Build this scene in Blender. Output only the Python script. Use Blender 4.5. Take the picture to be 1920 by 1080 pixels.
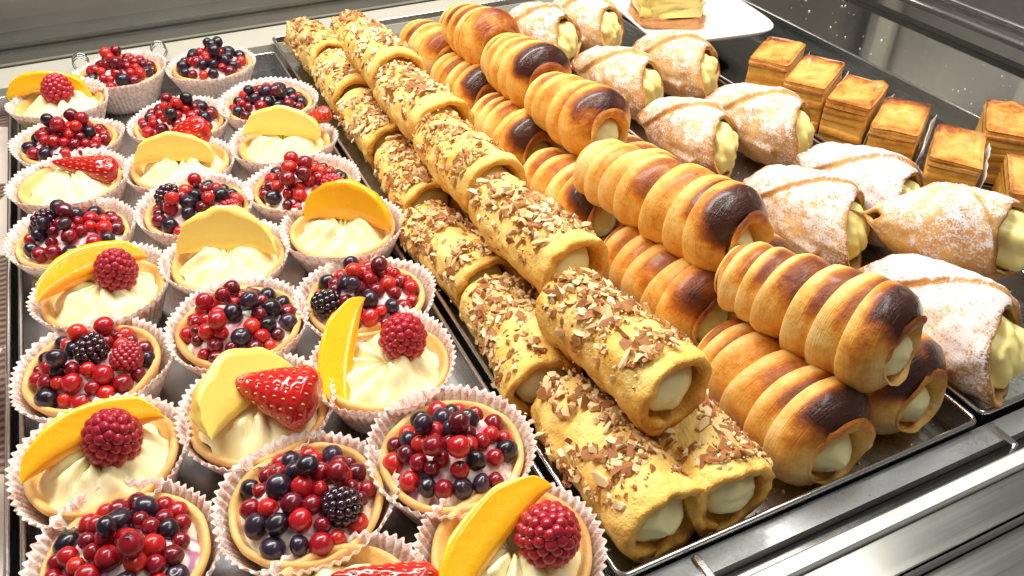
import bpy, math, random
import numpy as np
from mathutils import Vector, Matrix, Euler

# ------------------------------------------------------------------ camera, world, lamps, exposure
scene = bpy.context.scene
for o in list(bpy.data.objects):
    bpy.data.objects.remove(o)
col = scene.collection
R = math.radians

cam_data = bpy.data.cameras.new('camera')
cam_data.sensor_width = 36.0
cam_data.lens = 36.0 * 1566 / 1920
cam_data.clip_start = 0.01
cam_data.clip_end = 50
camera = bpy.data.objects.new('camera', cam_data)
camera.location = (0, 0, 0.33)
camera.rotation_euler = (R(90 - 38.0), 0, R(-25.2))
col.objects.link(camera)
scene.camera = camera

world = bpy.data.worlds.new('World')
scene.world = world
world.use_nodes = True
bg = world.node_tree.nodes['Background']
bg.inputs['Color'].default_value = (1.0, 0.975, 0.94, 1)
bg.inputs['Strength'].default_value = 0.15

def area(name, loc, target, sx, sy, power, color):
    l = bpy.data.lights.new(name, 'AREA')
    l.shape = 'RECTANGLE'; l.size = sx; l.size_y = sy
    l.energy = power; l.color = color
    o = bpy.data.objects.new(name, l)
    o.location = loc
    d = Vector(target) - Vector(loc)
    o.rotation_euler = d.to_track_quat('-Z', 'Y').to_euler()
    col.objects.link(o)
    return o
# the display case's strip lamp above the trays, and a weaker area lamp over the front
area('case_strip_lamp', (0.16, 0.66, 0.80), (0.20, 0.36, 0.0), 1.15, 0.13, 17.0, (1.0, 0.972, 0.925))
area('front_area_lamp', (0.55, 0.20, 0.95), (0.25, 0.40, 0.0), 0.9, 0.20, 5.2, (1.0, 0.975, 0.935))

scene.view_settings.view_transform = 'Standard'
scene.view_settings.look = 'None'
scene.view_settings.gamma = 1.0
scene.view_settings.exposure = 0.0
scene.render.engine = 'CYCLES'
scene.render.resolution_x = 1024
scene.render.resolution_y = 576

# ------------------------------------------------------------------ helpers
def vnoise(P, seed=0):
    P = np.asarray(P, float)
    i = np.floor(P).astype(np.int64); f = P - i
    f = f * f * f * (f * (f * 6 - 15) + 10)
    def h(a, b, c):
        n = (a * 73856093) ^ (b * 19349663) ^ (c * 83492791) ^ (seed * 2654435 + 97)
        n = (n ^ (n >> 13)) * 1274126177 & 0x7fffffff
        n = (n ^ (n >> 16)) * 668265263 & 0x7fffffff
        return ((n >> 7) & 0xffff) / 32767.5 - 1.0
    x, y, z = i[..., 0], i[..., 1], i[..., 2]
    u, v, w = f[..., 0], f[..., 1], f[..., 2]
    r = 0
    for dx in (0, 1):
        for dy in (0, 1):
            for dz in (0, 1):
                r = r + h(x + dx, y + dy, z + dz) * (u if dx else 1 - u) * (v if dy else 1 - v) * (w if dz else 1 - w)
    return r

def fbm(P, seed=0, octs=3):
    P = np.asarray(P, float); r = 0; a = 1.0
    for k in range(octs):
        r = r + a * vnoise(P * 2 ** k, seed + k * 17); a *= 0.5
    return r

def mesh(name, V, F, mat, attrs=None, uv=None, smooth=True):
    me = bpy.data.meshes.new(name)
    V = np.asarray(V, float).reshape(-1, 3)
    me.from_pydata(V.tolist(), [], [tuple(int(i) for i in f) for f in F])
    if smooth:
        me.polygons.foreach_set('use_smooth', [True] * len(me.polygons))
    for k, a in (attrs or {}).items():
        at = me.attributes.new(k, 'FLOAT', 'POINT')
        at.data.foreach_set('value', np.asarray(a, float).ravel())
    if uv is not None:
        ul = me.uv_layers.new(name='UVMap')
        idx = np.zeros(len(me.loops), int); me.loops.foreach_get('vertex_index', idx)
        ul.data.foreach_set('uv', np.asarray(uv, float).reshape(-1, 2)[idx].ravel())
    me.materials.append(mat)
    me.update()
    return me

def obj(name, me, parent=None, loc=(0, 0, 0), rot=(0, 0, 0), scale=(1, 1, 1)):
    o = bpy.data.objects.new(name, me)
    o.location = loc; o.rotation_euler = rot; o.scale = scale
    o.parent = parent
    col.objects.link(o)
    return o

def thing(name, label, cat, loc=(0, 0, 0), rot=(0, 0, 0), group=None):
    o = bpy.data.objects.new(name, None)
    o.empty_display_size = 0.01
    o.location = loc; o.rotation_euler = rot
    col.objects.link(o)
    return tag(o, label, cat, group)

def tag(o, label, cat, group=None):
    o['label'] = label; o['category'] = cat
    if group: o['group'] = group
    return o

def struct(o):
    o['kind'] = 'structure'; return o

def grid(nu, nv, wu=False, wv=False, off=0, flip=False):
    F = []
    for i in range(nu if wu else nu - 1):
        for j in range(nv if wv else nv - 1):
            a = i * nv + j; b = ((i + 1) % nu) * nv + j
            c = ((i + 1) % nu) * nv + (j + 1) % nv; d = i * nv + (j + 1) % nv
            F.append((off + a, off + d, off + c, off + b) if flip else (off + a, off + b, off + c, off + d))
    return F

def sheet(O, I, wu=False):
    """thick sheet between two grids [nu][nv]; closed round its free edges"""
    nu, nv = O.shape[:2]; n = nu * nv
    F = grid(nu, nv, wu) + grid(nu, nv, wu, off=n, flip=True)
    for i in range(nu if wu else nu - 1):
        a = i * nv; b = ((i + 1) % nu) * nv
        F.append((a, n + a, n + b, b)); a += nv - 1; b += nv - 1
        F.append((a, b, n + b, n + a))
    if not wu:
        for j in range(nv - 1):
            F.append((j, j + 1, n + j + 1, n + j))
            k = (nu - 1) * nv + j
            F.append((k, n + k, n + k + 1, k + 1))
    return np.concatenate([O.reshape(-1, 3), I.reshape(-1, 3)]), F

def boxes(bl, bev=0.0):
    """list of (x0,x1,y0,y1,z0,z1); chamfered boxes as one set of verts and faces"""
    V, F = [], []
    for (x0, x1, y0, y1, z0, z1) in bl:
        c = min(bev, 0.4 * min(x1 - x0, y1 - y0, z1 - z0)); o = len(V)
        if c <= 0:
            for z in (z0, z1):
                V += [(x0, y0, z), (x1, y0, z), (x1, y1, z), (x0, y1, z)]
            F += [(o, o+3, o+2, o+1), (o+4, o+5, o+6, o+7)] + [(o+i, o+(i+1) % 4, o+4+(i+1) % 4, o+4+i) for i in range(4)]
            continue
        rings = [(c, z0), (0, z0 + c), (0, z1 - c), (c, z1)]
        for (ins, z) in rings:
            k = c if ins == 0 else c * 1.6
            a, b, d, e = x0 + ins, x1 - ins, y0 + ins, y1 - ins
            V += [(a + k, d, z), (b - k, d, z), (b, d + k, z), (b, e - k, z), (b - k, e, z), (a + k, e, z), (a, e - k, z), (a, d + k, z)]
        for r in range(3):
            F += [(o+8*r+i, o+8*r+(i+1) % 8, o+8*r+8+(i+1) % 8, o+8*r+8+i) for i in range(8)]
        F += [tuple(o + 7 - i for i in range(8)), tuple(o + 24 + i for i in range(8))]
    return V, F

def revolve(prof, n):
    """profile [(r,z)..] round z, n steps; returns [n][m][3]"""
    prof = np.asarray(prof, float)
    t = np.linspace(0, 2 * np.pi, n, endpoint=False)[:, None]
    return np.stack([prof[:, 0] * np.cos(t), prof[:, 0] * np.sin(t), np.broadcast_to(prof[:, 1], (n, len(prof)))], -1)

def sphere(n=16, m=10):
    t = np.linspace(0.0, np.pi, m)
    return revolve(np.stack([np.sin(t) + 1e-4, np.cos(t)], 1), n), grid(n, m, True)

# ------------------------------------------------------------------ material nodes
class N:
    def __init__(self, name):
        self.m = bpy.data.materials.new(name); self.m.use_nodes = True
        self.t = self.m.node_tree; self.t.nodes.clear()
        self.out = self.t.nodes.new('ShaderNodeOutputMaterial')
    def put(self, sock, v):
        if v is None: return
        if isinstance(v, bpy.types.NodeSocket): self.t.links.new(v, sock)
        elif isinstance(v, (tuple, list)) and len(v) == 3 and sock.type == 'RGBA': sock.default_value = (*v, 1)
        else: sock.default_value = v
    def n(self, typ, _out=0, _set=None, **kw):
        nd = self.t.nodes.new(typ)
        for k, v in (_set or {}).items(): setattr(nd, k, v)
        for k, v in kw.items():
            key = int(k[1:]) if k[0] == 'i' and k[1:].isdigit() else k.replace('_', ' ')
            self.put(nd.inputs[key], v)
        return nd.outputs[_out]
    def math(self, op, a, b=0.5, c=None): 
        return self.n('ShaderNodeMath', _set={'operation': op}, i0=a, i1=b, i2=c)
    def ramp(self, fac, stops, interp='LINEAR'):
        nd = self.t.nodes.new('ShaderNodeValToRGB'); self.put(nd.inputs[0], fac)
        cr = nd.color_ramp; cr.interpolation = interp
        while len(cr.elements) < len(stops): cr.elements.new(0.5)
        for e, (p, c) in zip(cr.elements, stops):
            e.position = p; e.color = (*c, 1) if len(c) == 3 else c
        return nd.outputs[0]
    def mix(self, fac, a, b, blend='MIX'):
        nd = self.t.nodes.new('ShaderNodeMix'); nd.data_type = 'RGBA'; nd.blend_type = blend
        self.put(nd.inputs[0], fac); self.put(nd.inputs[6], a); self.put(nd.inputs[7], b)
        return nd.outputs[2]
    def attr(self, name):
        return self.n('ShaderNodeAttribute', _out=2, _set={'attribute_name': name})
    def coord(self, which=3): return self.n('ShaderNodeTexCoord', _out=which)
    def noise(self, vec, scale, detail=3, rough=0.55, dist=0.0):
        return self.n('ShaderNodeTexNoise', Vector=vec, Scale=scale, Detail=detail, Roughness=rough, Distortion=dist)
    def rand(self): return self.n('ShaderNodeObjectInfo', _out=5)
    def bump(self, h, strength, dist): return self.n('ShaderNodeBump', Height=h, Strength=strength, Distance=dist)
    def bsdf(self, **kw): return self.n('ShaderNodeBsdfPrincipled', **kw)
    def end(self, s):
        self.t.links.new(s, self.out.inputs[0]); return self.m

def wv(g, scl=(1, 1, 1), which=3):
    return g.n('ShaderNodeMapping', Vector=g.coord(which), Scale=scl)

def m_paper():
    g = N('printed_baking_paper')
    uv = g.coord(2)
    wob = g.n('ShaderNodeVectorMath', _set={'operation': 'ADD'}, i0=uv, i1=g.n('ShaderNodeVectorMath', _set={'operation': 'SCALE'}, i0=g.n('ShaderNodeTexNoise', _out=1, Vector=uv, Scale=9.0), Scale=0.10))
    v = g.n('ShaderNodeTexVoronoi', _set={'feature': 'DISTANCE_TO_EDGE'}, Vector=wob, Scale=5.5)
    v2 = g.n('ShaderNodeTexWave', _set={'bands_direction': 'DIAGONAL'}, Vector=uv, Scale=3.4, Distortion=7.0, Detail=1.0, Detail_Scale=1.4)
    lines = g.math('MAXIMUM', g.ramp(v, [(0.015, (1, 1, 1)), (0.05, (0, 0, 0))]), g.ramp(v2, [(0.0, (0.75,)*3), (0.10, (0, 0, 0))]))
    c = g.mix(g.math('MULTIPLY', lines, 0.72), (0.95, 0.885, 0.835), (0.80, 0.36, 0.22))
    b = g.bsdf(Base_Color=c, Roughness=0.55, Specular_IOR_Level=0.35)
    tr = g.n('ShaderNodeBsdfTranslucent', Color=c)
    return g.end(g.n('ShaderNodeMixShader', i0=0.38, i1=b, i2=tr))

def m_dough(name, stops, spec=0.35, rough=0.55, bscale=420, bump=0.35, coat=0.0, nscale=60, namp=0.35):
    """pastry whose browning comes from the 'bake' attribute broken up by noise"""
    g = N(name); co = g.coord(3)
    n1 = g.noise(co, nscale, 4, 0.6); n2 = g.noise(co, bscale, 3, 0.65)
    f = g.math('MULTIPLY_ADD', g.math('SUBTRACT', n1, 0.5), namp, g.attr('bake'))
    f = g.math('MULTIPLY_ADD', g.math('SUBTRACT', n2, 0.5), namp * 0.45, f)
    f = g.math('MULTIPLY_ADD', g.math('SUBTRACT', g.rand(), 0.5), 0.07, f)
    c = g.ramp(f, stops)
    h = g.math('MULTIPLY_ADD', n1, 1.5, n2)
    return g.end(g.bsdf(Base_Color=c, Roughness=rough, Specular_IOR_Level=spec, Coat_Weight=coat, Coat_Roughness=0.22,
                        Normal=g.bump(h, bump, 0.0012)))

def m_horn():
    g = N('glazed_puff_pastry'); co = g.coord(3); uv = g.coord(2)
    n1 = g.noise(co, 75, 4, 0.6); n2 = g.noise(co, 300, 3, 0.65)
    st = g.noise(g.n('ShaderNodeMapping', Vector=uv, Scale=(11.0, 34.0, 1.0)), 1.0, 4, 0.6, 0.4)
    f = g.math('MULTIPLY_ADD', g.math('SUBTRACT', n1, 0.5), 0.42, g.attr('bake'))
    f = g.math('MULTIPLY_ADD', g.math('SUBTRACT', st, 0.5), 0.17, f)
    f = g.math('MULTIPLY_ADD', g.math('SUBTRACT', n2, 0.5), 0.16, f)
    c = g.ramp(f, [(0.0, (0.90, 0.65, 0.27)), (0.18, (0.82, 0.45, 0.095)), (0.36, (0.64, 0.23, 0.022)), (0.54, (0.36, 0.095, 0.013)), (0.78, (0.17, 0.036, 0.008)), (1.0, (0.050, 0.013, 0.006))])
    h = g.math('MULTIPLY_ADD', st, 1.1, g.math('MULTIPLY_ADD', n1, 0.9, n2))
    return g.end(g.bsdf(Base_Color=c, Roughness=g.math('MULTIPLY_ADD', f, -0.22, g.math('MULTIPLY_ADD', n2, 0.25, 0.38)), Specular_IOR_Level=0.35, Coat_Weight=g.math('MULTIPLY', f, 0.28), Coat_Roughness=0.18, Normal=g.bump(h, 0.55, 0.0011)))

def m_cream(name, c1, c2, stain=None, rough=0.38, sub=0.25):
    g = N(name); co = g.coord(3)
    n1 = g.noise(co, 90, 3); c = g.mix(n1, c1, c2)
    if stain:
        s = g.ramp(g.noise(co, 75, 2, 0.5, 1.2), [(0.50, (0, 0, 0)), (0.62, (0.85,)*3)])
        s2 = g.ramp(g.n('ShaderNodeTexNoise', Vector=g.n('ShaderNodeMapping', Vector=co, Location=(3, 1, 2)), Scale=60.0), [(0.52, (0, 0, 0)), (0.66, (0.8,)*3)])
        c = g.mix(s, c, stain[0]); c = g.mix(s2, c, stain[1])
    return g.end(g.bsdf(Base_Color=c, Roughness=rough, Specular_IOR_Level=0.4, Subsurface_Weight=sub, Subsurface_Radius=(1, 0.7, 0.35), Subsurface_Scale=0.003,
                        Normal=g.bump(g.noise(co, 300, 2), 0.12, 0.0006)))

def m_fruit(name, stops, rough=0.2, coat=0.5, sub=0.0, rad=(1, 0.2, 0.1), bs=0, bump=0.2, ns=120, attr=None, jit=0.5, scl=0.003):
    g = N(name); co = g.coord(3)
    f = g.math('MULTIPLY_ADD', g.math('SUBTRACT', g.noise(co, ns, 3), 0.5), 0.5, g.math('MULTIPLY_ADD', g.math('SUBTRACT', g.rand(), 0.5), jit, 0.5))
    if attr: f = g.math('ADD', f, g.attr(attr))
    kw = {}
    if bs: kw['Normal'] = g.bump(g.noise(co, bs, 2), bump, 0.0006)
    return g.end(g.bsdf(Base_Color=g.ramp(f, stops), Roughness=rough, Coat_Weight=coat, Coat_Roughness=0.06, Subsurface_Weight=sub, Subsurface_Radius=rad, Subsurface_Scale=scl, **kw))

def m_steel(name, c, rough, stretch=(4, 400, 400), metal=1.0, var=0.15, scratch=0.25):
    g = N(name); co = wv(g, stretch)
    n = g.noise(co, 1.0, 4, 0.7)
    blot = g.noise(g.coord(3), 9, 3)
    r = g.math('MULTIPLY_ADD', g.math('SUBTRACT', n, 0.5), var, g.math('MULTIPLY_ADD', g.math('SUBTRACT', blot, 0.5), var, rough))
    cc = g.mix(g.math('MULTIPLY', n, scratch), c, tuple(x * 0.5 for x in c))
    return g.end(g.bsdf(Base_Color=cc, Metallic=metal, Roughness=r, Normal=g.bump(n, 0.05, 0.0005)))

def m_plain(name, c, rough=0.5, spec=0.5, var=0.2, ns=30, metal=0.0, coat=0.0, bump=0.0):
    g = N(name); co = g.coord(3); n = g.noise(co, ns, 3)
    return g.end(g.bsdf(Base_Color=g.mix(g.math('MULTIPLY', n, var * 2), c, tuple(x * 0.6 for x in c)), Roughness=rough, Specular_IOR_Level=spec, Metallic=metal, Coat_Weight=coat,
                        Normal=g.bump(n, bump, 0.001)))

def m_sugar():
    g = N('sugar_dusted_puff_pastry'); co = g.coord(3)
    n1 = g.noise(co, 55, 4, 0.6)
    fine = g.noise(co, 800, 2, 0.75); mid = g.noise(co, 210, 3, 0.6)
    stretch = g.noise(wv(g, (520, 110, 520)), 1.0, 3, 0.6)
    past = g.ramp(g.math('MULTIPLY_ADD', g.math('SUBTRACT', n1, 0.5), 0.9, g.attr('bake')),
                  [(0.15, (0.72, 0.44, 0.17)), (0.5, (0.55, 0.26, 0.075)), (0.85, (0.24, 0.085, 0.025))])
    nz = g.n('ShaderNodeSeparateXYZ', _out=2, Vector=g.n('ShaderNodeNewGeometry', _out=1))
    cover = g.math('MULTIPLY_ADD', nz, 0.07, g.math('MULTIPLY_ADD', g.math('SUBTRACT', n1, 0.5), 0.26, 0.005))
    cover = g.math('ADD', cover, g.attr('dust'))
    grain = g.math('MULTIPLY_ADD', fine, 0.52, g.math('MULTIPLY_ADD', mid, 0.26, g.math('MULTIPLY', stretch, 0.22)))
    f = g.ramp(g.math('ADD', grain, cover), [(0.50, (0, 0, 0)), (0.60, (1, 1, 1))])
    c = g.mix(g.math('MULTIPLY', f, 0.88), past, (0.76, 0.735, 0.73))
    return g.end(g.bsdf(Base_Color=c, Roughness=0.7, Specular_IOR_Level=0.25, Normal=g.bump(g.math('ADD', grain, g.math('MULTIPLY', n1, 0.8)), 0.5, 0.0009)))

def m_nut():
    g = N('chopped_almond'); co = g.coord(3)
    skin = g.ramp(g.noise(co, 500, 3), [(0.3, (0.22, 0.065, 0.014)), (0.7, (0.50, 0.20, 0.055))])
    flesh = g.ramp(g.math('MULTIPLY_ADD', g.rand(), 0.5, g.math('MULTIPLY', g.noise(co, 300, 2), 0.5)), [(0.2, (0.66, 0.38, 0.13)), (0.7, (0.90, 0.70, 0.40))])
    return g.end(g.bsdf(Base_Color=g.mix(g.attr('skin'), flesh, skin), Roughness=0.5, Specular_IOR_Level=0.35, Normal=g.bump(g.noise(co, 700, 2), 0.25, 0.0005)))

def m_liner():
    g = N('printed_tray_liner'); co = g.coord(3)
    ch = g.n('ShaderNodeTexChecker', _out=1, Vector=g.n('ShaderNodeMapping', Vector=co, Rotation=(0, 0, 0.5), Location=(0.01, 0.02, 0)), Scale=11.0)
    wvv = g.n('ShaderNodeTexWave', _set={'wave_type': 'RINGS'}, Vector=co, Scale=55.0, Distortion=2.5, Detail=2.0)
    dark = g.ramp(wvv, [(0.25, (0.085, 0.045, 0.03)), (0.8, (0.26, 0.17, 0.125))])
    return g.end(g.bsdf(Base_Color=g.mix(ch, dark, (0.62, 0.53, 0.45)), Roughness=0.35))

PAPER = m_paper()
CRUST = m_dough('shortcrust', [(0.0, (0.78, 0.50, 0.20)), (0.45, (0.66, 0.36, 0.105)), (0.8, (0.42, 0.18, 0.045)), (1.0, (0.25, 0.09, 0.02))], nscale=90)
ROLLD = m_dough('nut_roll_dough', [(0.0, (0.92, 0.67, 0.22)), (0.30, (0.88, 0.51, 0.10)), (0.60, (0.66, 0.27, 0.035)), (1.0, (0.25, 0.09, 0.02))], nscale=85, bump=0.8, namp=0.75)
HORND = m_horn()
CUSTARD = m_cream('yellow_custard', (0.95, 0.86, 0.54), (0.93, 0.79, 0.40))
CUSTARD2 = m_cream('pale_custard', (0.86, 0.80, 0.46), (0.80, 0.72, 0.34), rough=0.32)
CUSTARD3 = m_cream('bright_custard', (0.93, 0.82, 0.36), (0.90, 0.74, 0.24))
WHITE = m_cream('berry_stained_cream', (0.90, 0.80, 0.70), (0.86, 0.70, 0.62), stain=((0.36, 0.09, 0.24), (0.66, 0.20, 0.26)))
REDC = m_fruit('redcurrant_skin', [(0.05, (0.06, 0.003, 0.010)), (0.40, (0.26, 0.003, 0.011)), (0.70, (0.46, 0.007, 0.010)), (1.0, (0.62, 0.035, 0.012))], 0.27, 0.30, 0.35, (1, 0.1, 0.06), ns=90, jit=0.8, attr='dot')
BLUE = m_fruit('blueberry_skin', [(0.2, (0.006, 0.003, 0.008)), (0.6, (0.020, 0.008, 0.020)), (0.9, (0.045, 0.025, 0.05)), (1.0, (0.09, 0.065, 0.10))], 0.30, 0.25, ns=70)
RASP = m_fruit('raspberry_flesh', [(0.1, (0.24, 0.006, 0.022)), (0.6, (0.44, 0.012, 0.028)), (1.0, (0.58, 0.03, 0.03))], 0.30, 0.25, 0.25, (1, 0.1, 0.08), ns=110, jit=0.4)
BLKB = m_fruit('blackberry_flesh', [(0.2, (0.010, 0.003, 0.007)), (0.8, (0.055, 0.006, 0.02))], 0.16, 0.6, ns=150)
PEACH = m_fruit('peach_flesh', [(0.0, (0.98, 0.60, 0.020)), (0.5, (0.98, 0.50, 0.010)), (1.0, (0.92, 0.30, 0.008))], 0.22, 0.4, 0.45, (1, 0.5, 0.1), bs=260, bump=0.45, ns=60, jit=0.2, attr='pit', scl=0.004)
MANGO = m_fruit('mango_flesh', [(0.0, (0.95, 0.60, 0.01)), (1.0, (0.90, 0.48, 0.01))], 0.3, 0.4, 0.3, (1, 0.5, 0.1), bs=220, bump=0.6, ns=80)
PEAR = m_fruit('pear_flesh', [(0.0, (0.96, 0.78, 0.25)), (0.55, (0.94, 0.68, 0.15)), (1.0, (0.88, 0.54, 0.08))], 0.28, 0.35, 0.35, (1, 0.7, 0.3), bs=240, bump=0.35, ns=55, jit=0.3, attr='pit', scl=0.004)
STRAW = m_fruit('strawberry_flesh', [(0.0, (0.68, 0.10, 0.05)), (0.3, (0.55, 0.012, 0.010)), (0.8, (0.42, 0.006, 0.008)), (1.0, (0.26, 0.003, 0.008))], 0.2, 0.6, 0.2, (1, 0.1, 0.06), ns=110, attr='pit')
SEED = m_plain('strawberry_seed', (0.72, 0.42, 0.10), 0.4)
NUT = m_nut()
SUGAR = m_sugar()
STEEL = m_steel('brushed_steel', (0.52, 0.52, 0.47), 0.24)
STEELY = m_steel('brushed_steel_lengthwise', (0.60, 0.59, 0.56), 0.28, (400, 4, 400))
TRAYM = m_steel('worn_tray_steel', (0.52, 0.53, 0.52), 0.28, (220, 5, 220), var=0.3)
RIM = m_steel('polished_tray_rim', (0.80, 0.79, 0.76), 0.16)
DARKS = m_steel('dark_polished_steel', (0.30, 0.30, 0.28), 0.14, (150, 8, 150), var=0.10)
GLOSS = m_steel('mirror_steel', (0.60, 0.60, 0.56), 0.09, (30, 12, 30), var=0.08)
LEDGE = m_plain('cream_enamel', (0.50, 0.47, 0.39), 0.3, var=0.1)
RUBBER = m_plain('black_rubber', (0.02, 0.02, 0.02), 0.5)
PORC = m_plain('white_porcelain', (0.86, 0.86, 0.84), 0.12, var=0.02, coat=0.5)
LINER = m_liner()
CRUMB = m_plain('sugar_crumb', (0.85, 0.82, 0.76), 0.7)
APPLE = m_dough('baked_apple_layers', [(0.0, (0.80, 0.48, 0.11)), (0.35, (0.68, 0.32, 0.04)), (0.65, (0.42, 0.14, 0.016)), (1.0, (0.16, 0.045, 0.012))], coat=0.25, rough=0.4, nscale=130, bscale=500, namp=0.6)
ATOP = m_dough('baked_apple_top', [(0.0, (0.84, 0.50, 0.15)), (0.35, (0.74, 0.33, 0.06)), (0.65, (0.42, 0.12, 0.02)), (1.0, (0.10, 0.026, 0.010))], coat=0.3, rough=0.4, nscale=95, bscale=400, namp=0.9)
GLASSP = m_plain('greaseproof_paper', (0.80, 0.77, 0.70), 0.4, var=0.1)
SPONGE = m_dough('slice_base', [(0.0, (0.80, 0.50, 0.20)), (0.5, (0.62, 0.28, 0.10)), (1.0, (0.35, 0.13, 0.04))], nscale=150, namp=0.5)

# ------------------------------------------------------------------ the case: counter, rails, trays
def slab(name, bl, mat, parent=None, bev=0.0, smooth=False):
    V, F = boxes(bl, bev)
    return obj(name, mesh(name, V, F, mat, smooth=smooth), parent)

struct(slab('counter', [(-0.9, 1.6, -0.3, 1.1, -0.06, -0.020)], DARKS))

rail = thing('front_rail', 'brushed steel front rail with bright edges running along the bottom right corner', 'rail', (0, 0.1, 0))
slab('ribbed_strip', [(-0.6, 1.3, 0.0520, 0.0635, -0.018, 0.0105)], m_steel('ribbed_grey_steel', (0.42, 0.43, 0.42), 0.40, (900, 900, 900), var=0.5, scratch=0.9), rail)
slab('channel', [(-0.6, 1.3, 0.0455, 0.0516, -0.018, 0.004)], DARKS, rail)
slab('bright_edge', [(-0.6, 1.3, 0.0365, 0.045, -0.018, 0.010)], m_steel('lamp_reflection_metal', (0.86, 0.85, 0.80), 0.48), rail, 0.0012)  # pale tone puts the lamp's reflection into the colour of this edge
slab('flat_band', [(-0.6, 1.3, 0.019, 0.036, -0.018, 0.0065)], STEEL, rail)
slab('lower_edge', [(-0.6, 1.3, 0.0155, 0.0185, -0.018, 0.009)], RIM, rail, 0.0008)
slab('lower_band', [(-0.6, 1.3, -0.012, 0.015, -0.018, 0.002)], STEEL, rail)
slab('trim_line', [(-0.6, 1.3, -0.0145, -0.0125, -0.018, 0.004)], LEDGE, rail)
slab('outer_band', [(-0.6, 1.3, -0.20, -0.015, -0.018, -0.002)], STEEL, rail)
for x in (0.163, 0.345):
    slab('strip_joint', [(x, x + 0.004, 0.0462, 0.0622, -0.010, 0.0122)], RIM, rail, 0.0006)

rr = thing('rear_rail', 'pale steel rear rail behind the back row of tarts', 'rail', (0, 0.84, 0))
slab('ledge', [(-0.9, 1.6, -0.012, 0.036, -0.018, 0.010)], LEDGE, rr)
slab('groove', [(-0.9, 1.6, 0.0362, 0.0385, -0.018, 0.004)], RUBBER, rr)
slab('upper_ledge', [(-0.9, 1.6, 0.0388, 0.072, -0.018, 0.013)], STEEL, rr)
slab('seal', [(-0.9, 1.6, 0.0722, 0.0752, -0.018, 0.012)], RUBBER, rr)
slab('sill', [(-0.9, 1.6, 0.0754, 0.1, -0.018, 0.018)], STEEL, rr)
slab('rear_panel', [(-0.9, 1.6, 0.13, 0.14, -0.018, 0.42)], m_steel('dull_steel_panel', (0.42, 0.40, 0.37), 0.42, (3, 60, 60)), rr)
slab('panel_foot', [(-0.9, 1.6, 0.1002, 0.1298, -0.018, 0.012)], STEEL, rr)

def tray(name, label, x0, x1, y0, y1, mat, h=0.015, rimm=None, z=0.0):
    t = thing(name, label, 'tray', ((x0 + x1) / 2, (y0 + y1) / 2, z))
    a, b = (x1 - x0) / 2, (y1 - y0) / 2
    nx, ny = 2, 2
    slab('tray_floor', [(-a + 0.003, a - 0.003, -b + 0.003, b - 0.003, -0.004, -0.0008)], mat, t)
    w = 0.0016
    slab('tray_wall', [(-a + w, -a + 2 * w, -b + w, b - w, -0.004, h), (a - 2 * w, a - w, -b + w, b - w, -0.004, h),
                       (-a + 2 * w, a - 2 * w, -b + w, -b + 2 * w, -0.004, h), (-a + 2 * w, a - 2 * w, b - 2 * w, b - w, -0.004, h)], rimm or TRAYM, t)
    # rolled rim: a rounded loop along the top of the walls
    n = 8; k = 0.006; pts = []
    for cx, cy, a0 in ((a - k, b - k, 0), (-a + k, b - k, 90), (-a + k, -b + k, 180), (a - k, -b + k, 270)):
        for j in range(6):
            th = R(a0 + 90 * j / 5); pts.append((cx + k * math.cos(th), cy + k * math.sin(th), math.cos(th), math.sin(th)))
    V = []
    for (px, py, nx_, ny_) in pts:
        for j in range(n):
            ph = 2 * math.pi * j / n
            V.append((px - nx_ * 0.0017 + nx_ * 0.0015 * math.cos(ph), py - ny_ * 0.0017 + ny_ * 0.0015 * math.cos(ph), h + 0.0015 * math.sin(ph)))
    obj('rim', mesh('rim', V, grid(len(pts), n, True, True), RIM), t)
    return t

tray('tart_tray', 'steel tray under the three rows of fruit tarts', -0.1025, 0.1235, 0.075, 0.795, TRAYM)
tray('roll_tray', 'steel tray holding the nut rolls and cream horns', 0.1265, 0.3405, 0.163, 0.832, TRAYM)
tray('pastry_tray', 'dark steel tray under the sugar dusted cream pastries', 0.3435, 0.4705, 0.165, 0.832, TRAYM)
tray('slice_tray', 'dark steel tray holding the row of apple slices', 0.4735, 0.6205, 0.165, 0.80, DARKS)
tray('liner_tray', 'steel tray with brown striped liner cut off by the left edge', -0.335, -0.1055, 0.075, 0.795, LINER)

slab_o = slab('side_shelf', [(0.6235, 0.757, 0.0, 0.835, -0.018, 0.004)], GLOSS)
tag(slab_o, 'dark mirror steel side shelf strewn with white crumbs at top right', 'shelf')
sr = thing('side_rail', 'stepped steel side rail in the top right corner', 'rail', (0.78, 0.4, 0))
slab('inner_step', [(-0.0225, 0.012, -0.4, 0.43, -0.018, 0.010)], DARKS, sr)
slab('bright_line', [(0.0122, 0.018, -0.4, 0.43, -0.018, 0.013)], RIM, sr, 0.0008)
slab('dark_step', [(0.0182, 0.052, -0.4, 0.43, -0.018, 0.008)], DARKS, sr)
slab('outer_line', [(0.0522, 0.057, -0.4, 0.43, -0.018, 0.013)], STEELY, sr, 0.0008)
slab('outer_step', [(0.0572, 0.30, -0.4, 0.43, -0.018, 0.009)], DARKS, sr)

ep = thing('added_end_panel', 'added unseen panel with posts beyond the side rail, for the side shelf to reflect', 'panel', (1.09, 0.4, 0))  # added out of view so the mirror shelf has something to reflect
slab('lower_panel', [(0, 0.01, -0.4, 0.56, -0.018, 0.05)], STEELY, ep)
slab('upper_panel', [(0.003, 0.007, -0.4, 0.56, 0.0502, 0.4)], STEELY, ep)
for yy in (-0.02, 0.24, 0.50):
    slab('post', [(-0.012, -0.0002, yy, yy + 0.03, -0.018, 0.4)], LEDGE, ep)
rng = random.Random(5)
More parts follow.
